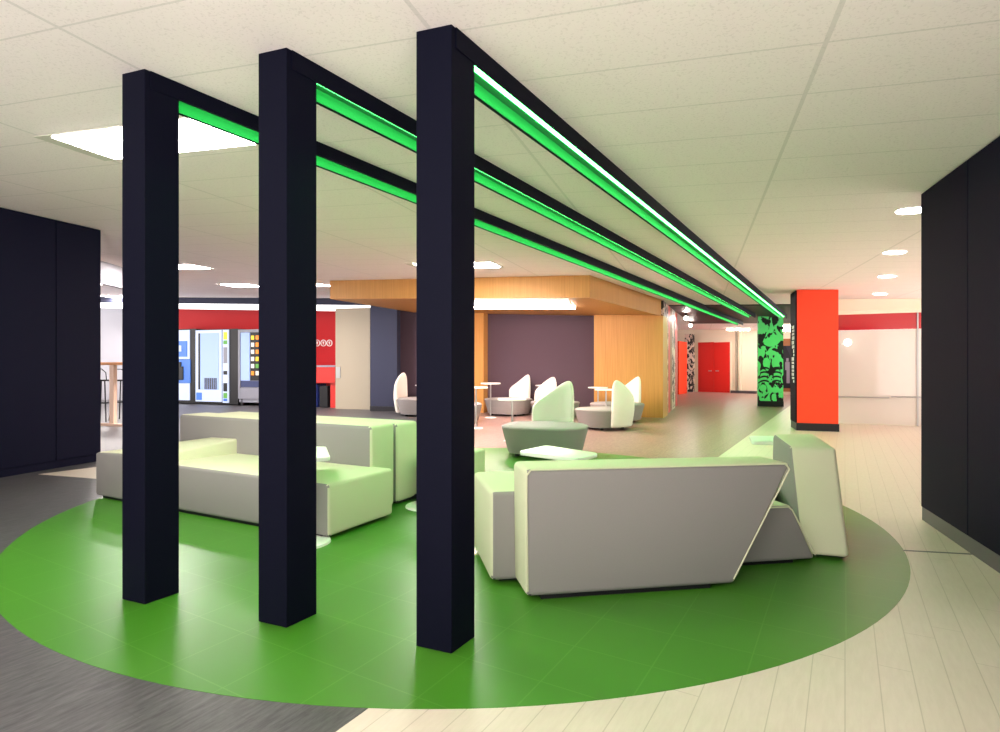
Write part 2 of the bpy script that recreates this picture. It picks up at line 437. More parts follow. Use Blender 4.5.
# red double door
t = thing('door_1', ypt(714.5), 'red double door in the far cream wall at the end of the corridor', 'door')
t['kind'] = 'structure'
for x0, x1 in ((698.6, 714.2), (714.6, 730.3)):
    p, q = ypt(x0), ypt(x1)
    bm = B(); prism(bm, rect(p, q, -.06, yn), .005, hz(342.5, p.y)); lf = obj('door_leaf', bm, 'doorred', t)
    hx = q if x0 < 700 else p
    bm = B(); c_ = hx + (yd * -.16 if x0 < 700 else yd * .16) - yn * .09; boxat(bm, V3(c_, 1.02), .14, .06, .05, math.atan2(yd.y, yd.x)); obj('handle', bm, 'metal', lf)
bm = B()
p, q = ypt(697.4), ypt(698.5); prism(bm, rect(p, q, -.05, yn), .003, hz(341.5, p.y))
p, q = ypt(730.4), ypt(731.4); prism(bm, rect(p, q, -.05, yn), .003, hz(341.5, p.y))
obj('door_frame', bm, 'cream_wall', t)
# open red door on the corridor's left
p, q = F(679.0, 394.6), F(687, 393.2)
dd = (q - p).normalized(); dn_ = Vector((-dd.y, dd.x))
t = thing('open_door', (p + q) / 2, 'bright red door leaf standing open at the left of the corridor', 'door')
bm = B(); prism(bm, rect(p, q, .06, dn_), .005, hz(341, p.y)); obj('door_leaf', bm, 'orange', t)
bm = B(); boxat(bm, V3(q - dd * .12 - dn_ * .04, 1.0), .12, .06, .04, math.atan2(dd.y, dd.x)); obj('handle', bm, 'metal', t)
# pilasters and skirting
for i, x in enumerate((737.2, 741.0)):
    p, q = ypt(x - .8), ypt(x + .8)
    bm = B(); prism(bm, rect(p, q, -.12, yn), .001, lambda r: ceil(r) - .05); struct('trim_%d' % (4 + i), bm, 'beige' if i == 0 else 'cream_wall')
bm = B(); prism(bm, rect(ypt(731.6), ypt(757), -.14, yn), .001, .12); struct('baseboard_far', bm, 'base_grey')
# dark poster with pale figure at the far right
p, q = ypt(781), ypt(797)
bm = B(); prism(bm, rect(p, q, -.10, yn), hz(391.5, p.y), hz(339, p.y)); 
t = thing('poster', (p + q) / 2, 'dark poster of a pale standing figure in a brown timber frame behind the mural column', 'poster')
obj('timber_frame', bm, 'brownwood', t)
p2, q2 = ypt(782) - yn * .105, ypt(796) - yn * .105
bm = B(); prism(bm, rect(p2, q2, -.02, yn), hz(388, p.y), hz(346, p.y)); obj('print', bm, 'poster', t)
bm = B(); c_ = ypt(788.5) - yn * .14; k = p.y / FPX; aa = math.atan2(yd.y, yd.x)
boxat(bm, V3(c_, hz(360, p.y)), 2.2 * k, .01, 3.4 * k, aa); boxat(bm, V3(c_, hz(366, p.y)), 4.2 * k, .01, 8 * k, aa); boxat(bm, V3(c_ + yd * .03, hz(376, p.y)), 3 * k, .01, 14 * k, aa)
bevel(bm, .02, 2); obj('figure_silhouette', bm, mat('pale_print', srgb(120, 116, 130), .6), t)

# linear lights on the far ceiling
def ceiling_fixture(name, pts, label, cat, group, m, drop=.05, frame=True):
    c = sum(pts, Vector((0, 0))) / len(pts)
    t = thing(name, c, label, cat, group, z=ceil(c) - drop)
    if frame:
        bm = B(); o2 = [c + (p - c) * 1.06 for p in pts]; prism(bm, o2, lambda p: ceil(p) - drop * .5, lambda p: ceil(p) - .001); obj('frame', bm, 'lampframe', t)
    bm = B(); prism(bm, pts, lambda p: ceil(p) - drop, lambda p: ceil(p) - drop * .5 - .001); obj('diffuser', bm, m, t)
    return t
for x0, x1, y0, y1, lab in ((727, 749.5, 327.6, .11, 'white strip light on the far ceiling left of the mural column'), (782, 800, 324.4, .07, 'upper white strip light on the far ceiling right of the mural column'), (780, 800, 327.2, .16, 'lower white strip light on the far ceiling right of the mural column')):
    a = Cp(x0, y0); b = Cp(x1, y0); w = GV; n_ = G
    ceiling_fixture('strip_light', [a, b, b + n_ * .35, a + n_ * .35], lab, 'light', 'far strip lights', 'farstrip', y1)
# track spots
for x, y, lab in ((686, 317, 'bright spotlight on the black ceiling at the corridor mouth, the higher one'), (690.5, 324.5, 'small spotlight below the bright one at the corridor mouth')):
    p = Cp(x, y, .15); z = ceil(p) - .15
    t = thing('spotlight', p, lab, 'spotlight', 'corridor spotlights', z=z)
    bm = B(); cyl(bm, V3(p, z + .02), V3(p, ceil(p) - .026), .012, seg=8); obj('stem', bm, 'black', t)
    aim = Vector((-p.x, -p.y, -p.y * .75)).normalized(); o_ = V3(p, z)
    bm = B(); cyl(bm, o_ - aim * .09, o_ + aim * .06, .05, .06, seg=14); obj('can', bm, 'black', t)
    bm = B(); cyl(bm, o_ + aim * .061, o_ + aim * .07, .055, seg=14); obj('lens', bm, 'spotlens', t)

# ------------------------------------------------------------------ mural column
ma, mb = F(758, 406.3), F(783.3, 406.9)
md = (mb - ma).normalized(); mn = Vector((-md.y, md.x))
t = thing('mural_column', (ma + mb) / 2, 'square column painted with a green and black mural, behind the red column', 'column')
bm = B(); prism(bm, rect(ma, mb, .6, mn), .005, lambda p: ceil(p) - .03); obj('shaft', bm, 'mural_green', t)
bm = B(); prism(bm, rect(ma - md * .01, mb + md * .01, -.012, mn), .005, .17); obj('base', bm, 'black', t)
k = ma.y / FPX
bm = B()                                          # rounded green shapes and banding of the mural
def blob(cx_, cy_, w, h, n=18):
    c_ = on_line(cx_, ma, mb) - mn * .006; z = hz(cy_, c_.y)
    pts = [V3(c_ + md * (math.cos(i * 2 * math.pi / n) * w * k * .72), z + math.sin(i * 2 * math.pi / n) * h * k * .72) for i in range(n)]
    hexa(bm, pts, [p - V3(mn * .006, 0) for p in pts])
for a_ in ((770.5, 342, 8.2, 6.5), (771, 353, 7, 3.6), (766.5, 363, 4.5, 7.5), (775.3, 363, 4.5, 7.5), (764, 376, 4, 9), (777.5, 376, 4, 9), (763, 388, 4.5, 5), (775, 390, 5.5, 4), (770.5, 331, 3.4, 3)): blob(*a_)
obj('painted_shapes', bm, 'muralgreenflat', t)
bm = B()
for cy_ in (368, 372.4, 376.8, 381):
    for cx_ in (764.5, 776.5):
        c_ = on_line(cx_, ma, mb) - mn * .016
        pts = []
        for i in range(9):
            u = i / 8 * 2 - 1; pts.append((u, 1.3 * (1 - u * u)))
        ring = [V3(c_ + md * (u * 4 * k), hz(cy_ - v, c_.y)) for u, v in pts] + [V3(c_ + md * (u * 4 * k), hz(cy_ + 1.7 - v, c_.y)) for u, v in pts[::-1]]
        hexa(bm, ring, [p - V3(mn * .004, 0) for p in ring])
obj('painted_bands', bm, 'black', t)

# ------------------------------------------------------------------ red column
oa = F(797, 430.6); ob = oa + GV * .70
t = thing('red_column', (oa + ob) / 2, 'orange-red painted square column with black base in front of the frosted glass wall', 'column')
bm = B(); prism(bm, rect(oa, ob, .7, G), .15, lambda p: ceil(p) - .006); obj('shaft', bm, 'orange', t)
bm = B(); prism(bm, [oa + GV * -.012 + G * -.012, ob + GV * .012 - G * .012, ob + GV * .012 + G * .71, oa - GV * .012 + G * .71], .004, .15); obj('base', bm, 'base_black', t)
sa_ = oa - GV * .022
bm = B(); prism(bm, [sa_ + G * .004, oa - GV * .001 + G * .004, oa - GV * .001 + G * .70, sa_ + G * .70], .151, lambda p: ceil(p) - .02); obj('side_cladding', bm, 'column', t)
sq = oa - GV * .024
bm = B(); zz = 2.05                               # column of small white vertical lettering, too small to read
rnd = random.Random(9)
while zz > .95:
    h_ = rnd.choice((.045, .06, .07)); u0 = .18 + rnd.random() * .06
    for s_ in range(rnd.choice((1, 2, 2))):
        a_ = sq + G * (u0 + s_ * .16)
        prism(bm, [a_, a_ + GV * .001, a_ + GV * .001 + G * .10, a_ + G * .10], zz - h_, zz)
    zz -= h_ + .02
obj('lettering', bm, 'white', t)

# ------------------------------------------------------------------ frosted glass wall
ga, gb = F(815, 422.8), F(975, 428.4)
gd = (gb - ga).normalized(); gn = Vector((-gd.y, gd.x))
gp = lambda x: on_line(x, ga, gb)
zr0, zr1 = hz(331, ga.y), hz(315.6, ga.y)
for i, (x0, x1) in enumerate(((815, 917.2), (918, 975))):
    p, q = gp(x0), gp(x1)
    t = bpy.data.objects.new('window_%d' % (i + 1), None); COL.objects.link(t); t['kind'] = 'structure'; t.location = (p.x, p.y, 0)
    bm = B(); prism(bm, rect(p, q, .012, gn), .03, zr0 - .003); obj('frosted_pane', bm, 'glass', t)
    bm = B(); prism(bm, rect(p, q, .012, gn), zr0, zr1); obj('transom_pane', bm, 'redglass', t)
    bm = B(); prism(bm, rect(p, q, .05, gn), .003, .03); obj('sill_channel', bm, 'lampframe', t)
p = gp(917.6)
bm = B(); prism(bm, rect(p - gd * .012, p + gd * .012, -.02, gn), .003, zr1); struct('trim_6', bm, 'metal')
bm = B(); prism(bm, rect(ga, gb, .12, gn), zr1 + .002, lambda p: ceil(p) - .004)
prism(bm, rect(ga, gb, -.05, gn), zr1 + .06, zr1 + .10); struct('wall_header', bm, 'cream_wall')
for x0, x1, lab in ((838, 888.6, 'thin metal rail across the frosted glass beside the red column'), (890.5, 930, 'thin metal rail across the frosted glass beside the dark right wall')):
    p, q = gp(x0), gp(x1); z = hz(396.6, p.y)
    bm = B(); cyl(bm, V3(p - gn * .06, z), V3(q - gn * .06, z), .016, seg=10)
    for u in (.08, .92):
        c_ = p.lerp(q, u); cyl(bm, V3(c_ - gn * .06, z), V3(c_, z), .008, seg=8)
    o = obj('push_rail', bm, 'metal'); tag(o, lab, 'rail', 'rails on the glass wall')
p = gp(846.5) - gn * .16; z = hz(342.5, p.y)
t = thing('globe_lamp', p, 'small round white globe lamp on the frosted glass wall by the red column', 'lamp', z=z)
bm = B(); bmesh.ops.create_uvsphere(bm, u_segments=20, v_segments=12, radius=.075); bmesh.ops.translate(bm, verts=bm.verts, vec=V3(p, z)); obj('globe', bm, 'lampsoft', t, smooth=True)
bm = B(); cyl(bm, V3(p, z), V3(p + gn * .155, z - .01), .02, seg=10); cyl(bm, V3(p, z - .02), V3(p - gd * .11, z - .03), .022, seg=10); obj('bracket', bm, 'white', t)

# ------------------------------------------------------------------ ceiling lights
def troffer(pts_px, label, w=1.36, dpt=.48, m='lampfar'):
    x, y = pts_px; c = Cp(x, y); v1 = c.dot(GV); u0 = c.dot(G) - dpt
    pts = [grid(v1 - w, u0), grid(v1, u0), grid(v1, u0 + dpt), grid(v1 - w, u0 + dpt)]
    c = sum(pts, Vector((0, 0))) / 4
    t = thing('ceiling_light', c, label, 'light', 'square ceiling lights', z=ceil(c) - .02)
    o2 = [grid(v1 - w - .15, u0 - .03), grid(v1 + .05, u0 - .03), grid(v1 + .05, u0 + dpt + .03), grid(v1 - w - .15, u0 + dpt + .03)]
    bm = B(); prism(bm, o2, lambda p: ceil(p) - .006, lambda p: ceil(p) - .001); obj('frame', bm, 'lampframe', t)
    bm = B(); prism(bm, pts, lambda p: ceil(p) - .014, lambda p: ceil(p) - .0065); obj('diffuser', bm, m, t)
def near_right(v1, u0):
    c = grid(v1, u0); k = c.x / c.y; return (CX + FPX * c.x / c.y, CY - FPX * (ceil(c) - EYE) / c.y)
troffer(near_right(-2.93, 3.36), 'large bright ceiling light behind the leftmost black column', m='lamp')
troffer((210, 268), 'small bright ceiling light just right of the leftmost column, high over the drinks machines')
troffer((262, 286.3), 'bright ceiling light over the drinks machines, left of the middle column', w=.85)
troffer((330, 285.6), 'bright ceiling light at the left tip of the oak canopy')
troffer((500, 266.6), 'bright ceiling light above the oak canopy beside the nearest column')
troffer((132, 284), 'bright ceiling light in the gap left of the leftmost column, upper one')
troffer((140, 297), 'bright ceiling light in the gap left of the leftmost column, lower one')
def fill_troffer(v1, u0, label):
    pts = [grid(v1 - 1.36, u0), grid(v1, u0), grid(v1, u0 + .48), grid(v1 - 1.36, u0 + .48)]
    c = sum(pts, Vector((0, 0))) / 4
    t = thing('ceiling_light', c, label, 'light', 'ceiling lights behind the viewer', z=ceil(c) - .02)
    bm = B(); prism(bm, [c + (p - c) * 1.08 for p in pts], lambda p: ceil(p) - .006, lambda p: ceil(p) - .001); obj('frame', bm, 'lampframe', t)
    bm = B(); prism(bm, pts, lambda p: ceil(p) - .014, lambda p: ceil(p) - .0065); obj('diffuser', bm, 'lamp', t)
for v1, u0 in ((-2.9, -1.0), (.5, -1.0), (3.6, -1.0)):  # unseen row of lights added to brighten the room
    fill_troffer(v1, u0, 'bright ceiling light in the row behind the viewer')
for x, y, lab in ((911.5, 210, 'round ceiling downlight nearest the dark right wall, first of the row'), (894.5, 252, 'round ceiling downlight, second of the row from the dark right wall'), (887, 276, 'round ceiling downlight, third of the row from the dark right wall'), (880, 293.6, 'round ceiling downlight farthest back in the row, close to the glass wall')):
    c = Cp(x, y); R = .115
    t = thing('downlight', c, lab, 'light', 'row of round downlights', z=ceil(c) - .01)
    ring = lambda r: [c + Vector((math.cos(i * math.pi / 14), math.sin(i * math.pi / 14))) * r for i in range(28)]
    bm = B(); prism(bm, ring(R + .018), lambda p: ceil(p) - .006, lambda p: ceil(p) - .001); obj('trim_ring', bm, 'white', t)
    bm = B(); prism(bm, ring(R), lambda p: ceil(p) - .012, lambda p: ceil(p) - .0065); obj('lens', bm, 'lamp', t)

# ------------------------------------------------------------------ sofas
# slots: 0 pale lime, 1 grey, 2 dark
def block(name, bot, top, mi, parent, z0=.045, bev=.028, puff=0):
    bm = B(); hexa(bm, bot, top, mi); bevel(bm, bev, 3)
    return obj(name, bm, ['fabric', 'grey', 'black'], parent, smooth=True, angle=50)
def quad(a, b, depth, n, z): return [V3(a, z), V3(b, z), V3(b + n * depth, z), V3(a + n * depth, z)]
def plinth(pts, parent, inset=.05, name='plinth'):
    c = sum(pts, Vector((0, 0))) / len(pts)
    q = [p + (c - p).normalized() * (inset + .04) for p in pts]
    bm = B(); prism(bm, q, FZ - .001, .05); obj(name, bm, 'black', parent)
ZB = .024

# left sofa: long grey-fronted bench, high back block, wedge arm
fa, fb = F(95.3, 497.5), F(328.6, 541)
fd = (fb - fa).normalized(); fn = Vector((-fd.y, fd.x))
SD = .76
left = thing('lounge_sofa', (fa + fb) / 2 + fn * .4, 'long pale lime and grey sofa with high back behind the two left black columns', 'sofa', z=FZ)
SD = .76
fs_ = fa + fd * .985
block('seat', quad(fs_, fb, SD, fn, ZB), quad(fs_, fb, SD, fn, .405), (2, 0, 1, 0, 0, 0), left)
plinth([fa, fb, fb + fn * SD, fa + fn * SD], left)
# wedge arm on the left end
ar = fa + fd * .98
ae = [fa, ar, Vector((-2.36, 5.74)), Vector((-2.62, 5.93))]
zt = [.43, .47, .55, .55]
block('arm', [V3(p, ZB) for p in (fa, ar, ae[2], ae[3])], [V3(p, z) for p, z in zip(ae, zt)], (2, 0, 1, 0, 0, 0), left, bev=.02)
ba, bb = F(184, 486.0), F(371, 515.6)
ba = bb - fd * 2.53
BT = .33
block('backrest', quad(ba, bb, BT, fn, ZB), quad(ba, bb, BT, fn, .748), (2, 0, 1, 0, 0, 0), left, bev=.032)
plinth([ba, bb, bb + fn * BT, ba + fn * BT], left, name='back_plinth')
# rear sofa, back to back with it
r0 = bb + fn * (BT + .055) + fd * -.02
ra0 = r0 - fd * 2.45
rear = thing('lounge_sofa', r0 - fd * 1.2 + fn * .5, 'pale lime sofa standing back to back behind the long left sofa', 'sofa', z=FZ)
block('backrest', quad(ra0, r0, BT, fn, ZB), quad(ra0, r0, BT, fn, .735), (2, 0, 1, 0, 0, 0), rear, bev=.032)
s1 = r0 + fn * (BT + .004) + fd * .33
block('seat', quad(s1 - fd * 2.3, s1, .74, fn, ZB), quad(s1 - fd * 2.3, s1, .74, fn, .40), (2, 0, 1, 0, 0, 0), rear)
plinth([ra0, r0, s1 + fn * .74, s1 + fn * .74 - fd * 2.3], rear)

# right sofa: parallelogram back panel, arm block, wedge seat
pa, pb = F(526, 602.5), F(735, 588.5)
qd = (pb - pa).normalized(); qn = Vector((-qd.y, qd.x))
right = thing('lounge_sofa', (pa + pb) / 2 + qn * .4, 'pale lime sofa with slanted grey back panel facing the viewer, in the right half', 'sofa', z=FZ)
tr = pa + qd * 1.565
T = .29
block('backrest', [V3(pa, ZB), V3(pb, ZB), V3(pb + qn * T, ZB), V3(pa + qn * T, ZB)],
      [V3(pa - qd * .008, .705), V3(tr, .695), V3(tr + qn * T, .695), V3(pa - qd * .008 + qn * T, .705)], (2, 0, 1, 0, 0, 0), right, bev=.03)
plinth([pa, pb - qd * .05, pb - qd * .05 + qn * T, pa + qn * T], right, name='back_plinth')
o_ = -qn * .0005
bm = B()                                         # pale piping round the grey face
tube(bm, [V3(pa + qd * .004 + o_, ZB + .03), V3(pa + qd * .004 + o_, .67), V3(pa + qd * .026 + o_, .699), V3(tr - qd * .045 + o_, .692), V3(tr - qd * .022 + o_, .66), V3(pb - qd * .008 + o_, ZB + .03)], .0045)
q_ = obj('piping', bm, 'fabric', right); q_['label'] = 'pale piping along the edge of the grey back panel'
aa = F(490.5, 586); 
a_r = aa + qd * .62
AD = .66
block('arm', quad(aa, a_r, AD, qn, ZB), quad(aa - qd * .0, a_r, AD, qn, .535), (2, 0, 1, 0, 0, 0), right, bev=.03)
plinth([aa, a_r, a_r + qn * AD, aa + qn * AD], right, name='arm_plinth')
sr = F(817, 563.5)
sl = sr - qd * 1.42
SDp = .5
block('seat', quad(sl, sr, SDp, qn, ZB), [V3(sl, .375), V3(sr - qd * .17, .375), V3(sr - qd * .17 + qn * SDp, .375), V3(sl + qn * SDp, .375)], (2, 0, 1, 0, 0, 0), right, bev=.03)
bm = B(); tr2 = sr - qd * .17
tube(bm, [V3(tr2 - qd * .55 + o_, .366), V3(tr2 - qd * .03 + o_, .366), V3(tr2 - qd * .004 + o_, .345), V3(sr - qd * .012 + o_, ZB + .03)], .0045)
obj('piping', bm, 'fabric', right)
plinth([sl, sr - qd * .06, sr - qd * .06 + qn * SDp, sl + qn * SDp], right, name='seat_plinth')
# far right sofa: seen from its end
ea, eb = F(801, 558), F(850, 562.5)
ed = (eb - ea).normalized()
en = Vector((.30, .954)).normalized()
L2 = 1.05
end = thing('lounge_sofa', (ea + eb) / 2 + en * .5, 'pale lime sofa seen end-on at the right rim of the green circle', 'sofa', z=FZ)
ta = Hgt(789.5, 446.5, .70); tb = Hgt(836, 447.5, .70); tc_ = Hgt(813.8, 433.4, .70); td = Hgt(773, 434, .70)
block('backrest', [V3(ea, ZB), V3(eb, ZB), V3(tc_ + ed * .06, ZB), V3(td - ed * .02, ZB)], [V3(ta, .70), V3(tb, .70), V3(tc_, .70), V3(td, .70)], (2, 0, 0, 0, 0, 1), end, bev=.028)
plinth([ea, eb, tc_, td], end, name='back_plinth')
eseat = [ea + Vector((-.60, .46)), ea + Vector((.03, .42)), td + Vector((-.02, -.06)), td + Vector((-.66, -.04))]
block('seat', [V3(p, ZB) for p in eseat], [V3(p, .36) for p in eseat], (2, 0, 1, 0, 0, 0), end)
plinth(eseat, end, name='seat_plinth')

# ------------------------------------------------------------------ side tables of the sofas
def sofa_table(top_px, z, base, label, group='white side tables by the sofas', world=None):
    pts = world or [Hgt(x, y, z) for x, y in top_px]
    c = sum(pts, Vector((0, 0))) / len(pts)
    t = thing('side_table', base, label, 'table', group, z=FZ)
    bm = B(); prism(bm, pts, z - .03, z); 
    bmesh.ops.bevel(bm, geom=[e for e in bm.edges if abs(e.verts[0].co.z - e.verts[1].co.z) > .01], offset=.05, segments=5, affect='EDGES', profile=.5)
    bevel(bm, .006, 2); obj('table_top', bm, 'white', t, smooth=True)
    bm = B(); cyl(bm, V3(base, FZ + .012), V3(base, z - .031), .022, seg=16); obj('post', bm, 'metal', t, smooth=True)
    bm = B(); cyl(bm, V3(base, FZ), V3(base, FZ + .014), .2, .195, seg=40); obj('base_plate', bm, 'white', t, smooth=True)
b0 = Hgt(304, 544, 0)
sofa_table([(285, 459.5), (330.5, 457), (326, 446), (288, 447.5)], .60, b0 + Vector((-.02, .02)), 'white side table reaching over the long left sofa, behind the middle column')
b1 = F(428, 507)
c1 = Hgt(440, 440, .6)
sofa_table(None, .60, b1, 'white side table at the end of the back-to-back sofas behind the nearest column', world=[c1 + Vector(v) for v in ((-.17, -.2), (.2, -.17), (.17, .2), (-.2, .17))])
b2 = F(556, 531)
sofa_table([(517.6, 451), (577, 458.8), (599.5, 453), (546, 445)], .60, Hgt(556, 452, .6), 'white side table behind the arm of the sofa with the slanted grey back')
sofa_table([(752, 441.3), (794, 442), (786, 436), (749, 435.5)], .60, Hgt(784, 438.5, .6), 'white side table behind the sofa seen end-on at the right')

# ------------------------------------------------------------------ lounge chairs with fin backs
PA, PB = .60, .53
def sup(t, a, b, e=2.5):
    c, s = math.cos(t), math.sin(t)
    return Vector((math.copysign(abs(c) ** (2 / e), c) * a, math.copysign(abs(s) ** (2 / e), s) * b))
def make_chair(name):
    root = bpy.data.objects.new(name, None); COL.objects.link(root); root.empty_display_size = .2
    prof = [(.0, .045), (.80, .045), (.84, .05), (.862, .075), (.985, .36), (1.0, .385)]
    N = 56
    bm = B(); rings = []
    for s_, z in prof[1:]:
        rings.append([bm.verts.new((*(sup(2 * math.pi * i / N, PA * s_, PB * s_)), z)) for i in range(N)])
    bm.faces.new(rings[0][::-1])
    for a, b in zip(rings, rings[1:]):
        for i in range(N): bm.faces.new((a[i], a[(i + 1) % N], b[(i + 1) % N], b[i]))
    bm.faces.new(rings[-1])
    obj('base', bm, 'pod', root, local=True, smooth=True)
    prof = [(.99, .382), (1.0, .395), (.985, .412), (.94, .424), (.7, .432), (.35, .434)]
    bm = B(); rings = []
    for s_, z in prof:
        rings.append([bm.verts.new((*(sup(2 * math.pi * i / N, PA * s_, PB * s_)), z)) for i in range(N)])
    bm.faces.new(rings[0][::-1])
    for a, b in zip(rings, rings[1:]):
        for i in range(N): bm.faces.new((a[i], a[(i + 1) % N], b[(i + 1) % N], b[i]))
    bm.faces.new(rings[-1])
    obj('seat', bm, 'pod', root, local=True, smooth=True)
    # fin back: a curved sail standing on the floor behind the seat
    hp = [(0, .60), (.04, .67), (.14, .73), (.3, .80), (.48, .89), (.64, .965), (.76, 1.015), (.85, 1.035), (.92, 1.02), (.97, .96), (1, .86)]
    def top(u):
        for (a, ha), (b, hb) in zip(hp, hp[1:]):
            if u <= b: return ha + (hb - ha) * (u - a) / (b - a)
        return hp[-1][1]
    us = [0, .03, .08, .15, .25, .35, .45, .55, .65, .74, .81, .87, .92, .96, 1]
    bm = B(); NZ = 9; inner, outer = [], []
    for u in us:
        th = math.radians(90 + 29 - 58 * u); ht = top(u); ci, co = [], []
        for j in range(NZ + 1):
            w = j / NZ; z = .06 + (ht - .06) * w
            lean = .06 * max(0, z - .42) - .07 * max(0, .42 - z) / .42
            th_ = .055 * (1 - .45 * w ** 4) * (1 - .35 * abs(2 * u - 1) ** 6)
            e = sup(th, 1, 1, 2.4).normalized() if False else Vector((math.cos(th), math.sin(th)))
            pi_ = Vector((e.x * (PA - .02), e.y * (PB + .0))) + e * (lean + .02)
            ci.append(bm.verts.new((*(pi_), z))); co.append(bm.verts.new((*(pi_ + e * (th_ * 2)), z)))
        inner.append(ci); outer.append(co)
    n = len(us)
    for i in range(n - 1):
        for j in range(NZ):
            bm.faces.new((inner[i][j], inner[i + 1][j], inner[i + 1][j + 1], inner[i][j + 1]))
            bm.faces.new((outer[i][j + 1], outer[i + 1][j + 1], outer[i + 1][j], outer[i][j]))
        bm.faces.new((inner[i][NZ], inner[i + 1][NZ], outer[i + 1][NZ], outer[i][NZ]))
        bm.faces.new((outer[i][0], outer[i + 1][0], inner[i + 1][0], inner[i][0]))
    for i in (0, n - 1):
        for j in range(NZ):
            bm.faces.new((inner[i][j], inner[i][j + 1], outer[i][j + 1], outer[i][j]))
    o = obj('fin_back', bm, 'seat_cream', root, local=True, smooth=True, angle=80)
    md_ = o.modifiers.new('soft', 'SUBSURF'); md_.levels = 1; md_.render_levels = 2
    for x, y in ((-.34, -.24), (.34, -.24), (-.3, .24), (.3, .24)):
        bm = B(); cyl(bm, (x, y, 0.0), (x, y, .046), .035, .03, seg=12); obj('foot', bm, 'black', root, local=True)
    return root
proto = make_chair('fin_chair')
def dup(root):
    r = root.copy(); COL.objects.link(r)
    for ch in root.children:
        c = ch.copy(); COL.objects.link(c); c.parent = r
    return r
chairs = [
    ((545, 459.5, .42), -18, 1.0, 'grey lounge chair with fin back nearest the sofas, tinted green by the beams'),
    ((604, 430.5, .42), -146, .95, 'lounge chair with its fin back turned to the viewer before the oak end wall'),
    ((617, 423.2, .45), -42, .98, 'white fin-backed lounge chair touching the oak end wall, behind the turned chair'),
    ((508.5, 416.6, .45), -35, 1.0, 'white fin-backed lounge chair by the aubergine wall, just right of the nearest column'),
    ((555, 420, .45), 20, .95, 'white fin-backed lounge chair by the aubergine wall, half hidden by the nearest chair'),
    ((421, 417, .45), 72, 1.05, 'white fin-backed lounge chair seen edge-on left of the nearest column'),
    ((456.5, 424.6, .45), 68, 1.0, 'grey lounge chair mostly hidden behind the nearest column'),
]
for i, ((x, y, dz), yaw, sc, lab) in enumerate(chairs):
    p = F(x, y); dirv = p.normalized(); p = p + dirv * dz
    c = proto if i == 0 else dup(proto)
    c.location = (p.x, p.y, .003 if i else .003); c.rotation_euler = (0, 0, math.radians(yaw)); c.scale = (sc, sc, sc)
    tag(c, lab, 'chair', 'fin-backed lounge chairs')

# ------------------------------------------------------------------ small round tables among the chairs
def make_round():
    root = bpy.data.objects.new('round_table', None); COL.objects.link(root)
    bm = B(); cyl(bm, (0, 0, .755), (0, 0, .78), .25, seg=40); bevel(bm, .006, 2); obj('table_top', bm, 'white', root, local=True, smooth=True)
    bm = B(); cyl(bm, (0, 0, .012), (0, 0, .755), .018, seg=12); obj('post', bm, 'metal', root, local=True, smooth=True)
    bm = B(); cyl(bm, (0, 0, 0), (0, 0, .012), .15, .14, seg=32); obj('base_plate', bm, 'white', root, local=True, smooth=True)
    return root
rp = make_round()
tabs = [
    ((512, 399), .70, 'round white table with grey post behind the green-tinted lounge chair'),
    ((490.6, 383), .84, 'round white table against the aubergine wall beside the oak pillar'),
    ((476, 387), .83, 'round white table in front of the left oak pillar, cut by the nearest column'),
    ((544.5, 385.2), .755, 'round white table behind the half-hidden chair at the aubergine wall'),
    ((598, 387.2), .74, 'round white table left of the oak end wall, the farther one'),
    ((606, 389.2), .749, 'round white table left of the oak end wall, the one beside the turned chair back'),
    ((424, 385), .738, 'round white table by the edge-on chair, mostly behind the nearest column'),
]
for i, ((x, y), z, lab) in enumerate(tabs):
    p = Hgt(x, y, z)
    t = rp if i == 0 else dup(rp)
    t.location = (p.x, p.y, .003); s = z / .78; t.scale = (.95, .95, s)
    tag(t, lab, 'table', 'round white tables')

# ------------------------------------------------------------------ vending machines
def machine(x0, x1, label, zbase=400.0, side=.0):
    """front face between columns x0 and x1, standing against the red wall"""
    a, b = on_line(x0, ra - rn * .95, rb - rn * .95), on_line(x1, ra - rn * .95, rb - rn * .95)
    t = thing('vending_machine', (a + b) / 2 + rn * .4, label, 'vending machine', 'vending machines along the red wall')
    return t, a, b
HT = lambda a: hz(329.8, a.y)
def face(bm, a, b, u0, u1, v0, v1, H, th=.03, off=0.0):
    p, q = a.lerp(b, u0) - rn * off, a.lerp(b, u1) - rn * off
    prism(bm, rect(p, q, -th, rn), H * v0, H * v1)
# machine 1 (blue)
t, a, b = machine(157, 191.5, 'blue and white lit vending machine half behind the leftmost column'); H = HT(a)
bm = B(); prism(bm, rect(a, b + rd * .20, .85, rn), .03, H); obj('cabinet', bm, 'vend_black', t)
bm = B(); face(bm, a, b, .02, .96, .60, .985, H); obj('upper_panel', bm, 'vend_white', t)
bm = B(); face(bm, a, b, .5, .9, .63, .84, H, .03, .032); k_ = obj('selection_panel', bm, 'screen_blue', t)
bm = B(); face(bm, a, b, .66, .76, .70, .78, H, .02, .065); obj('button', bm, 'vend_white', k_)
bm = B(); face(bm, a, b, .02, .98, .28, .595, H); obj('middle_panel', bm, 'screen_blue', t)
bm = B(); face(bm, a, b, .02, .96, .05, .275, H); obj('lower_panel', bm, 'vend_white', t)
bm = B(); face(bm, a, b, .58, .80, .32, .50, H, .03, .034); face(bm, a, b, .64, .74, .49, .56, H, .03, .034); bevel(bm, .02, 2); obj('emblem', bm, 'vend_black', t)
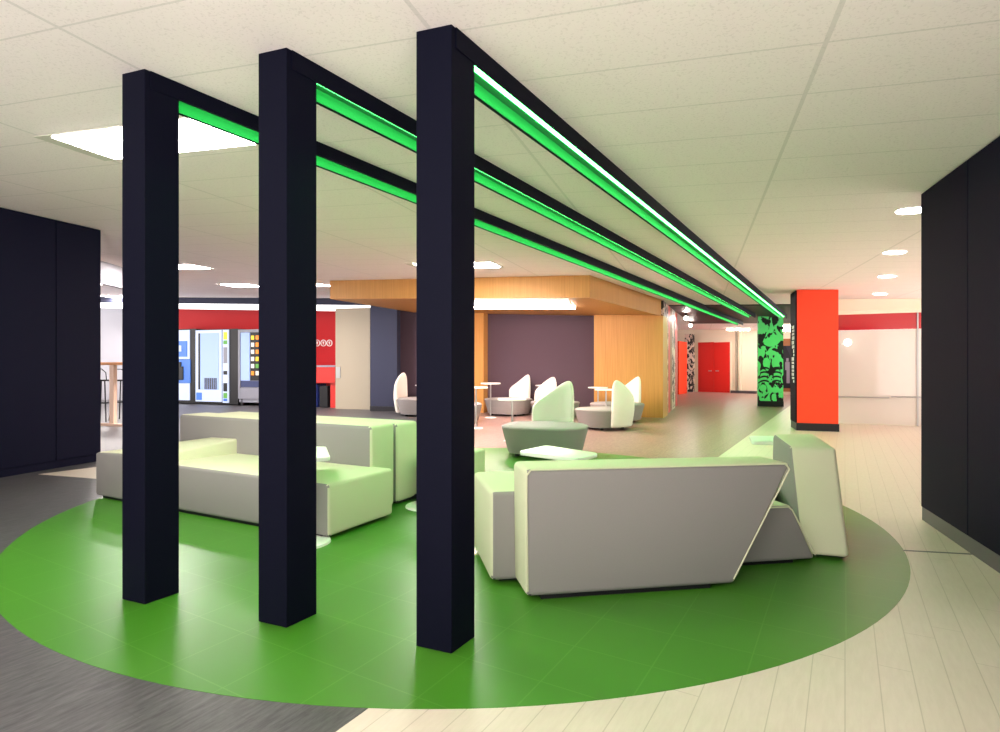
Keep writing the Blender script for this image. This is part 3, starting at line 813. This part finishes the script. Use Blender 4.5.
# machine 2 (white glass front)
t, a, b = machine(196.5, 229.6, 'white glass-fronted drinks machine in the middle of the vending row'); H = HT(a)
bm = B(); prism(bm, rect(a, b + rd * .34, .85, rn), .03, H); obj('cabinet', bm, 'vend_black', t)
bm = B(); face(bm, a, b, .0, .78, .04, .99, H, .04); obj('door_frame', bm, 'vend_white', t)
bm = B(); face(bm, a, b, .10, .155, .20, .95, H, .02, .042); obj('edge_strip', bm, 'vend_black', t)
bm = B(); face(bm, a, b, .16, .71, .20, .95, H, .02, .042); w_ = obj('window', bm, 'vend_glass', t)
bm = B()
for j in range(7): face(bm, a, b, .30 + .055 * j, .33 + .055 * j, .205, .355, H, .015, .064)
obj('rack', bm, 'base_grey', w_)
bm = B(); face(bm, a, b, .03, .2, .06, .16, H, .02, .042); bevel(bm, .02, 2); obj('blue_patch', bm, 'screen_blue', t)
bm = B(); face(bm, a, b, .82, .99, .03, .99, H, .04); cp_ = obj('control_strip', bm, 'vend_white', t)
for (v0, v1, m) in ((.86, .96, 'yellow'), (.80, .85, 'prod_green'), (.55, .76, 'vend_silver'), (.40, .45, 'vend_black'), (.18, .29, 'vend_black'), (.09, .16, 'prod_green'), (.05, .085, 'prod_blue')):
    bm = B(); face(bm, a, b, .85, .96, v0, v1, H, .01, .042); obj('sticker', bm, m, cp_)
# machine 3 (snacks)
t, a, b = machine(239.2, 276, 'silver snack machine with lit shelves left of the middle column'); H = HT(a)
bm = B(); prism(bm, rect(a, b, .85, rn), .10, H); obj('cabinet', bm, 'vend_silver', t)
bm = B(); face(bm, a, b, .0, 1, .09, .235, H, .04); obj('lower_panel', bm, 'vend_silver', t)
bm = B(); face(bm, a, b, .0, .05, .09, 1, H, .05); face(bm, a, b, .05, 1, .965, 1, H, .05); obj('door_frame', bm, 'vend_silver', t)
bm = B(); face(bm, a, b, .06, .30, .33, .96, H, .03); obj('window', bm, 'vend_glass', t)
bm = B(); face(bm, a, b, .31, .97, .33, .96, H, .01); sh_ = obj('shelf_case', bm, 'vend_black', t)
bm = B(); face(bm, a, b, .06, .95, .245, .325, H, .03); obj('delivery_tray', bm, mat('tray_blue', srgb(60, 70, 110), .4), t)
rnd = random.Random(3)
for r_ in range(6):
    for c_ in range(5):
        bm = B(); u = .34 + c_ * .125; v = .40 + r_ * .093
        face(bm, a, b, u, u + .085, v, v + .055, H, .02, .012); bevel(bm, .008, 1)
        obj('snack_packet', bm, rnd.choice(['yellow', 'prod_orange', 'prod_red', 'prod_green', 'prod_pale', 'yellow', 'prod_orange']), sh_)
for u in (.04, .9):
    bm = B(); face(bm, a, b, u, u + .06, .0, .09, H, -.3, 0); obj('foot', bm, 'vend_black', t)

# ------------------------------------------------------------------ red counter, bin and ring signs
a, b = on_line(296, ra - rn * 1.0, rb - rn * 1.0), on_line(335, ra - rn * 1.0, rb - rn * 1.0)
t = thing('wall_counter', (a + b) / 2 + rn * .4, 'red wall counter with grey top between the middle column and the beige partition', 'counter')
bm = B(); prism(bm, rect(a, b, .85, rn), hz(382.5, a.y), hz(367.2, a.y)); obj('front', bm, 'redlight', t)
bm = B(); prism(bm, rect(a - rn * .02, b - rn * .02, .87, rn), hz(367.0, a.y), hz(365.3, a.y)); obj('worktop', bm, 'vend_silver', t)
c_ = on_line(328.5, a, b)
bm = B(); prism(bm, rect(c_ + rn * .1, b + rn * .1, .7, rn), .003, hz(382.6, a.y)); obj('support_panel', bm, 'redlight', t)
c0, c1 = on_line(306, a + rn * .1, b + rn * .1), on_line(317.0, a + rn * .1, b + rn * .1)
bm = B(); prism(bm, rect(c0, c1, .5, rn), .003, hz(384, a.y)); bevel(bm, .02, 2)
o = obj('recycling_bin', bm, 'bin_blue'); tag(o, 'dark blue bin under the red wall counter beside the middle column', 'bin')
c0, c1 = on_line(319.4, a + rn * .1, b + rn * .1), on_line(327.6, a + rn * .1, b + rn * .1)
bm = B(); prism(bm, rect(c0, c1, .4, rn), .003, hz(386, a.y)); bevel(bm, .02, 2)
o = obj('recycling_bin', bm, 'vend_black'); tag(o, 'black bin under the red wall counter between blue bin and red panel', 'bin')
for i, (x, lab) in enumerate(((317.4, 'white ring sign on the red wall, leftmost of three'), (323.6, 'white ring sign on the red wall, middle of three'), (329.6, 'white ring sign on the red wall, rightmost of three'))):
    p = on_line(x, ra, rb) - rn * .02; z = hz(343, p.y)
    t = thing('ring_sign', p, lab, 'sign', 'ring signs on the red wall', z=z)
    bm = B(); n = 28; R0, R1 = .085, .105; rg = []
    for r_, o_ in ((R0, 0), (R1, 0), (R1, .018), (R0, .018)):
        rg.append([bm.verts.new(V3(p + rd * (math.cos(k * 2 * math.pi / n) * r_) + rn * o_, z + math.sin(k * 2 * math.pi / n) * r_)) for k in range(n)])
    for k in range(4):
        for j in range(n): bm.faces.new((rg[k][j], rg[k][(j + 1) % n], rg[(k + 1) % 4][(j + 1) % n], rg[(k + 1) % 4][j]))
    obj('ring', bm, 'white', t)
    bm = B(); prism(bm, rect(p - rd * .012, p + rd * .012, .018, rn), z - .045, z + .02); prism(bm, rect(p - rd * .03, p + rd * .03, .018, rn), z + .02, z + .045); obj('symbol', bm, 'white', t)

# ------------------------------------------------------------------ high table and stools in the left gap
p = F(113, 426); Zt = p.y; k = Zt / FPX
ztop = hz(362.2, Zt)
t = thing('high_table', p, 'pale timber high table seen in the gap right of the dark left wall', 'table')
td_ = GV
c = p + G * .2
bm = B(); prism(bm, [c - td_ * .75 - G * .3, c + td_ * .75 - G * .3, c + td_ * .75 + G * .3, c - td_ * .75 + G * .3], ztop - .06, ztop); bevel(bm, .006, 2); obj('table_top', bm, 'tabletop', t)
for s_, nm in ((.02, 'leg'), (-.66, 'leg')):
    c2 = c + td_ * s_
    bm = B(); prism(bm, [c2 - td_ * .06 - G * .25, c2 + td_ * .06 - G * .25, c2 + td_ * .06 - G * .17, c2 - td_ * .06 - G * .17], .004, ztop - .061); obj(nm, bm, 'tablewood', t)
bm = B(); prism(bm, [c - td_ * .5 - G * .28, c + td_ * .72 - G * .28, c + td_ * .72 - G * .20, c - td_ * .5 - G * .20], .004, .055); obj('foot_rail', bm, 'tablewood', t)
def make_stool(c, label, zs):
    t = thing('bar_stool', c, label, 'stool', 'bar stools at the high table')
    bm = B(); cyl(bm, V3(c, zs - .035), V3(c, zs), .17, seg=24); bevel(bm, .008, 2); obj('seat', bm, 'black', t)
    for sx, sy in ((-1, -1), (1, -1), (-1, 1), (1, 1)):
        bm = B(); cyl(bm, (c.x + sx * .19, c.y + sy * .19, .003), (c.x + sx * .11, c.y + sy * .11, zs - .036), .014, seg=8); obj('leg', bm, 'black', t)
    bm = B(); f_ = .42; r_ = .165
    pts = [(c.x + sx * r_, c.y + sy * r_, f_) for sx, sy in ((-1, -1), (1, -1), (1, 1), (-1, 1), (-1, -1))]
    tube(bm, pts, .01, 8); obj('foot_ring', bm, 'black', t)
    bm = B(); pts = [Vector((c.x + .16 * math.sin(a_), c.y - .16 * math.cos(a_), zs + h_)) for a_, h_ in ((-1.0, .0), (-.9, .16), (-.4, .24), (.4, .24), (.9, .16), (1.0, .0))]
    tube(bm, pts, .010, 8); obj('back_hoop', bm, 'black', t)
make_stool(F(103, 421.5), 'black bar stool left of the pale leg of the high table', hz(379.5, F(104, 421.5).y))
make_stool(F(122.5, 420.0), 'black bar stool right of the pale leg of the high table', hz(379.5, F(122.5, 420.0).y))

# ------------------------------------------------------------------ unseen enclosure and floor edges left open to let added fill light in
w = bpy.data.worlds.new('world'); scene.world = w; w.use_nodes = True
wt = w.node_tree; bg = wt.nodes['Background']        # world fill, brighter below the horizon, added to light the ceiling
bg.inputs['Color'].default_value = (1, .94, .92, 1)
tc = wt.nodes.new('ShaderNodeTexCoord'); sp = wt.nodes.new('ShaderNodeSeparateXYZ'); mr = wt.nodes.new('ShaderNodeMapRange')
wt.links.new(tc.outputs['Generated'], sp.inputs[0]); wt.links.new(sp.outputs[2], mr.inputs['Value'])
for k_, v_ in (('From Min', -.06), ('From Max', .06), ('To Min', 4.4), ('To Max', 1.9)): mr.inputs[k_].default_value = v_
wt.links.new(mr.outputs[0], bg.inputs['Strength'])

# ------------------------------------------------------------------ camera and view
cam = bpy.data.cameras.new('camera'); co = bpy.data.objects.new('camera', cam); COL.objects.link(co)
co.location = (0, 0, EYE); co.rotation_euler = (math.pi / 2, 0, 0)
cam.sensor_width = 36; cam.lens = FPX / 1000 * 36; cam.shift_x = (500 - CX) / 1000; cam.shift_y = 0
cam.clip_start = .05; cam.clip_end = 200
scene.camera = co
vs = scene.view_settings
vs.view_transform = 'Standard'; vs.look = 'None'; vs.gamma = 1; vs.exposure = 0.47; vs.use_curve_mapping = False
scene.cycles.max_bounces = 8; scene.cycles.diffuse_bounces = 5
scene.cycles.use_denoising = True
scene.cycles.sample_clamp_indirect = 6
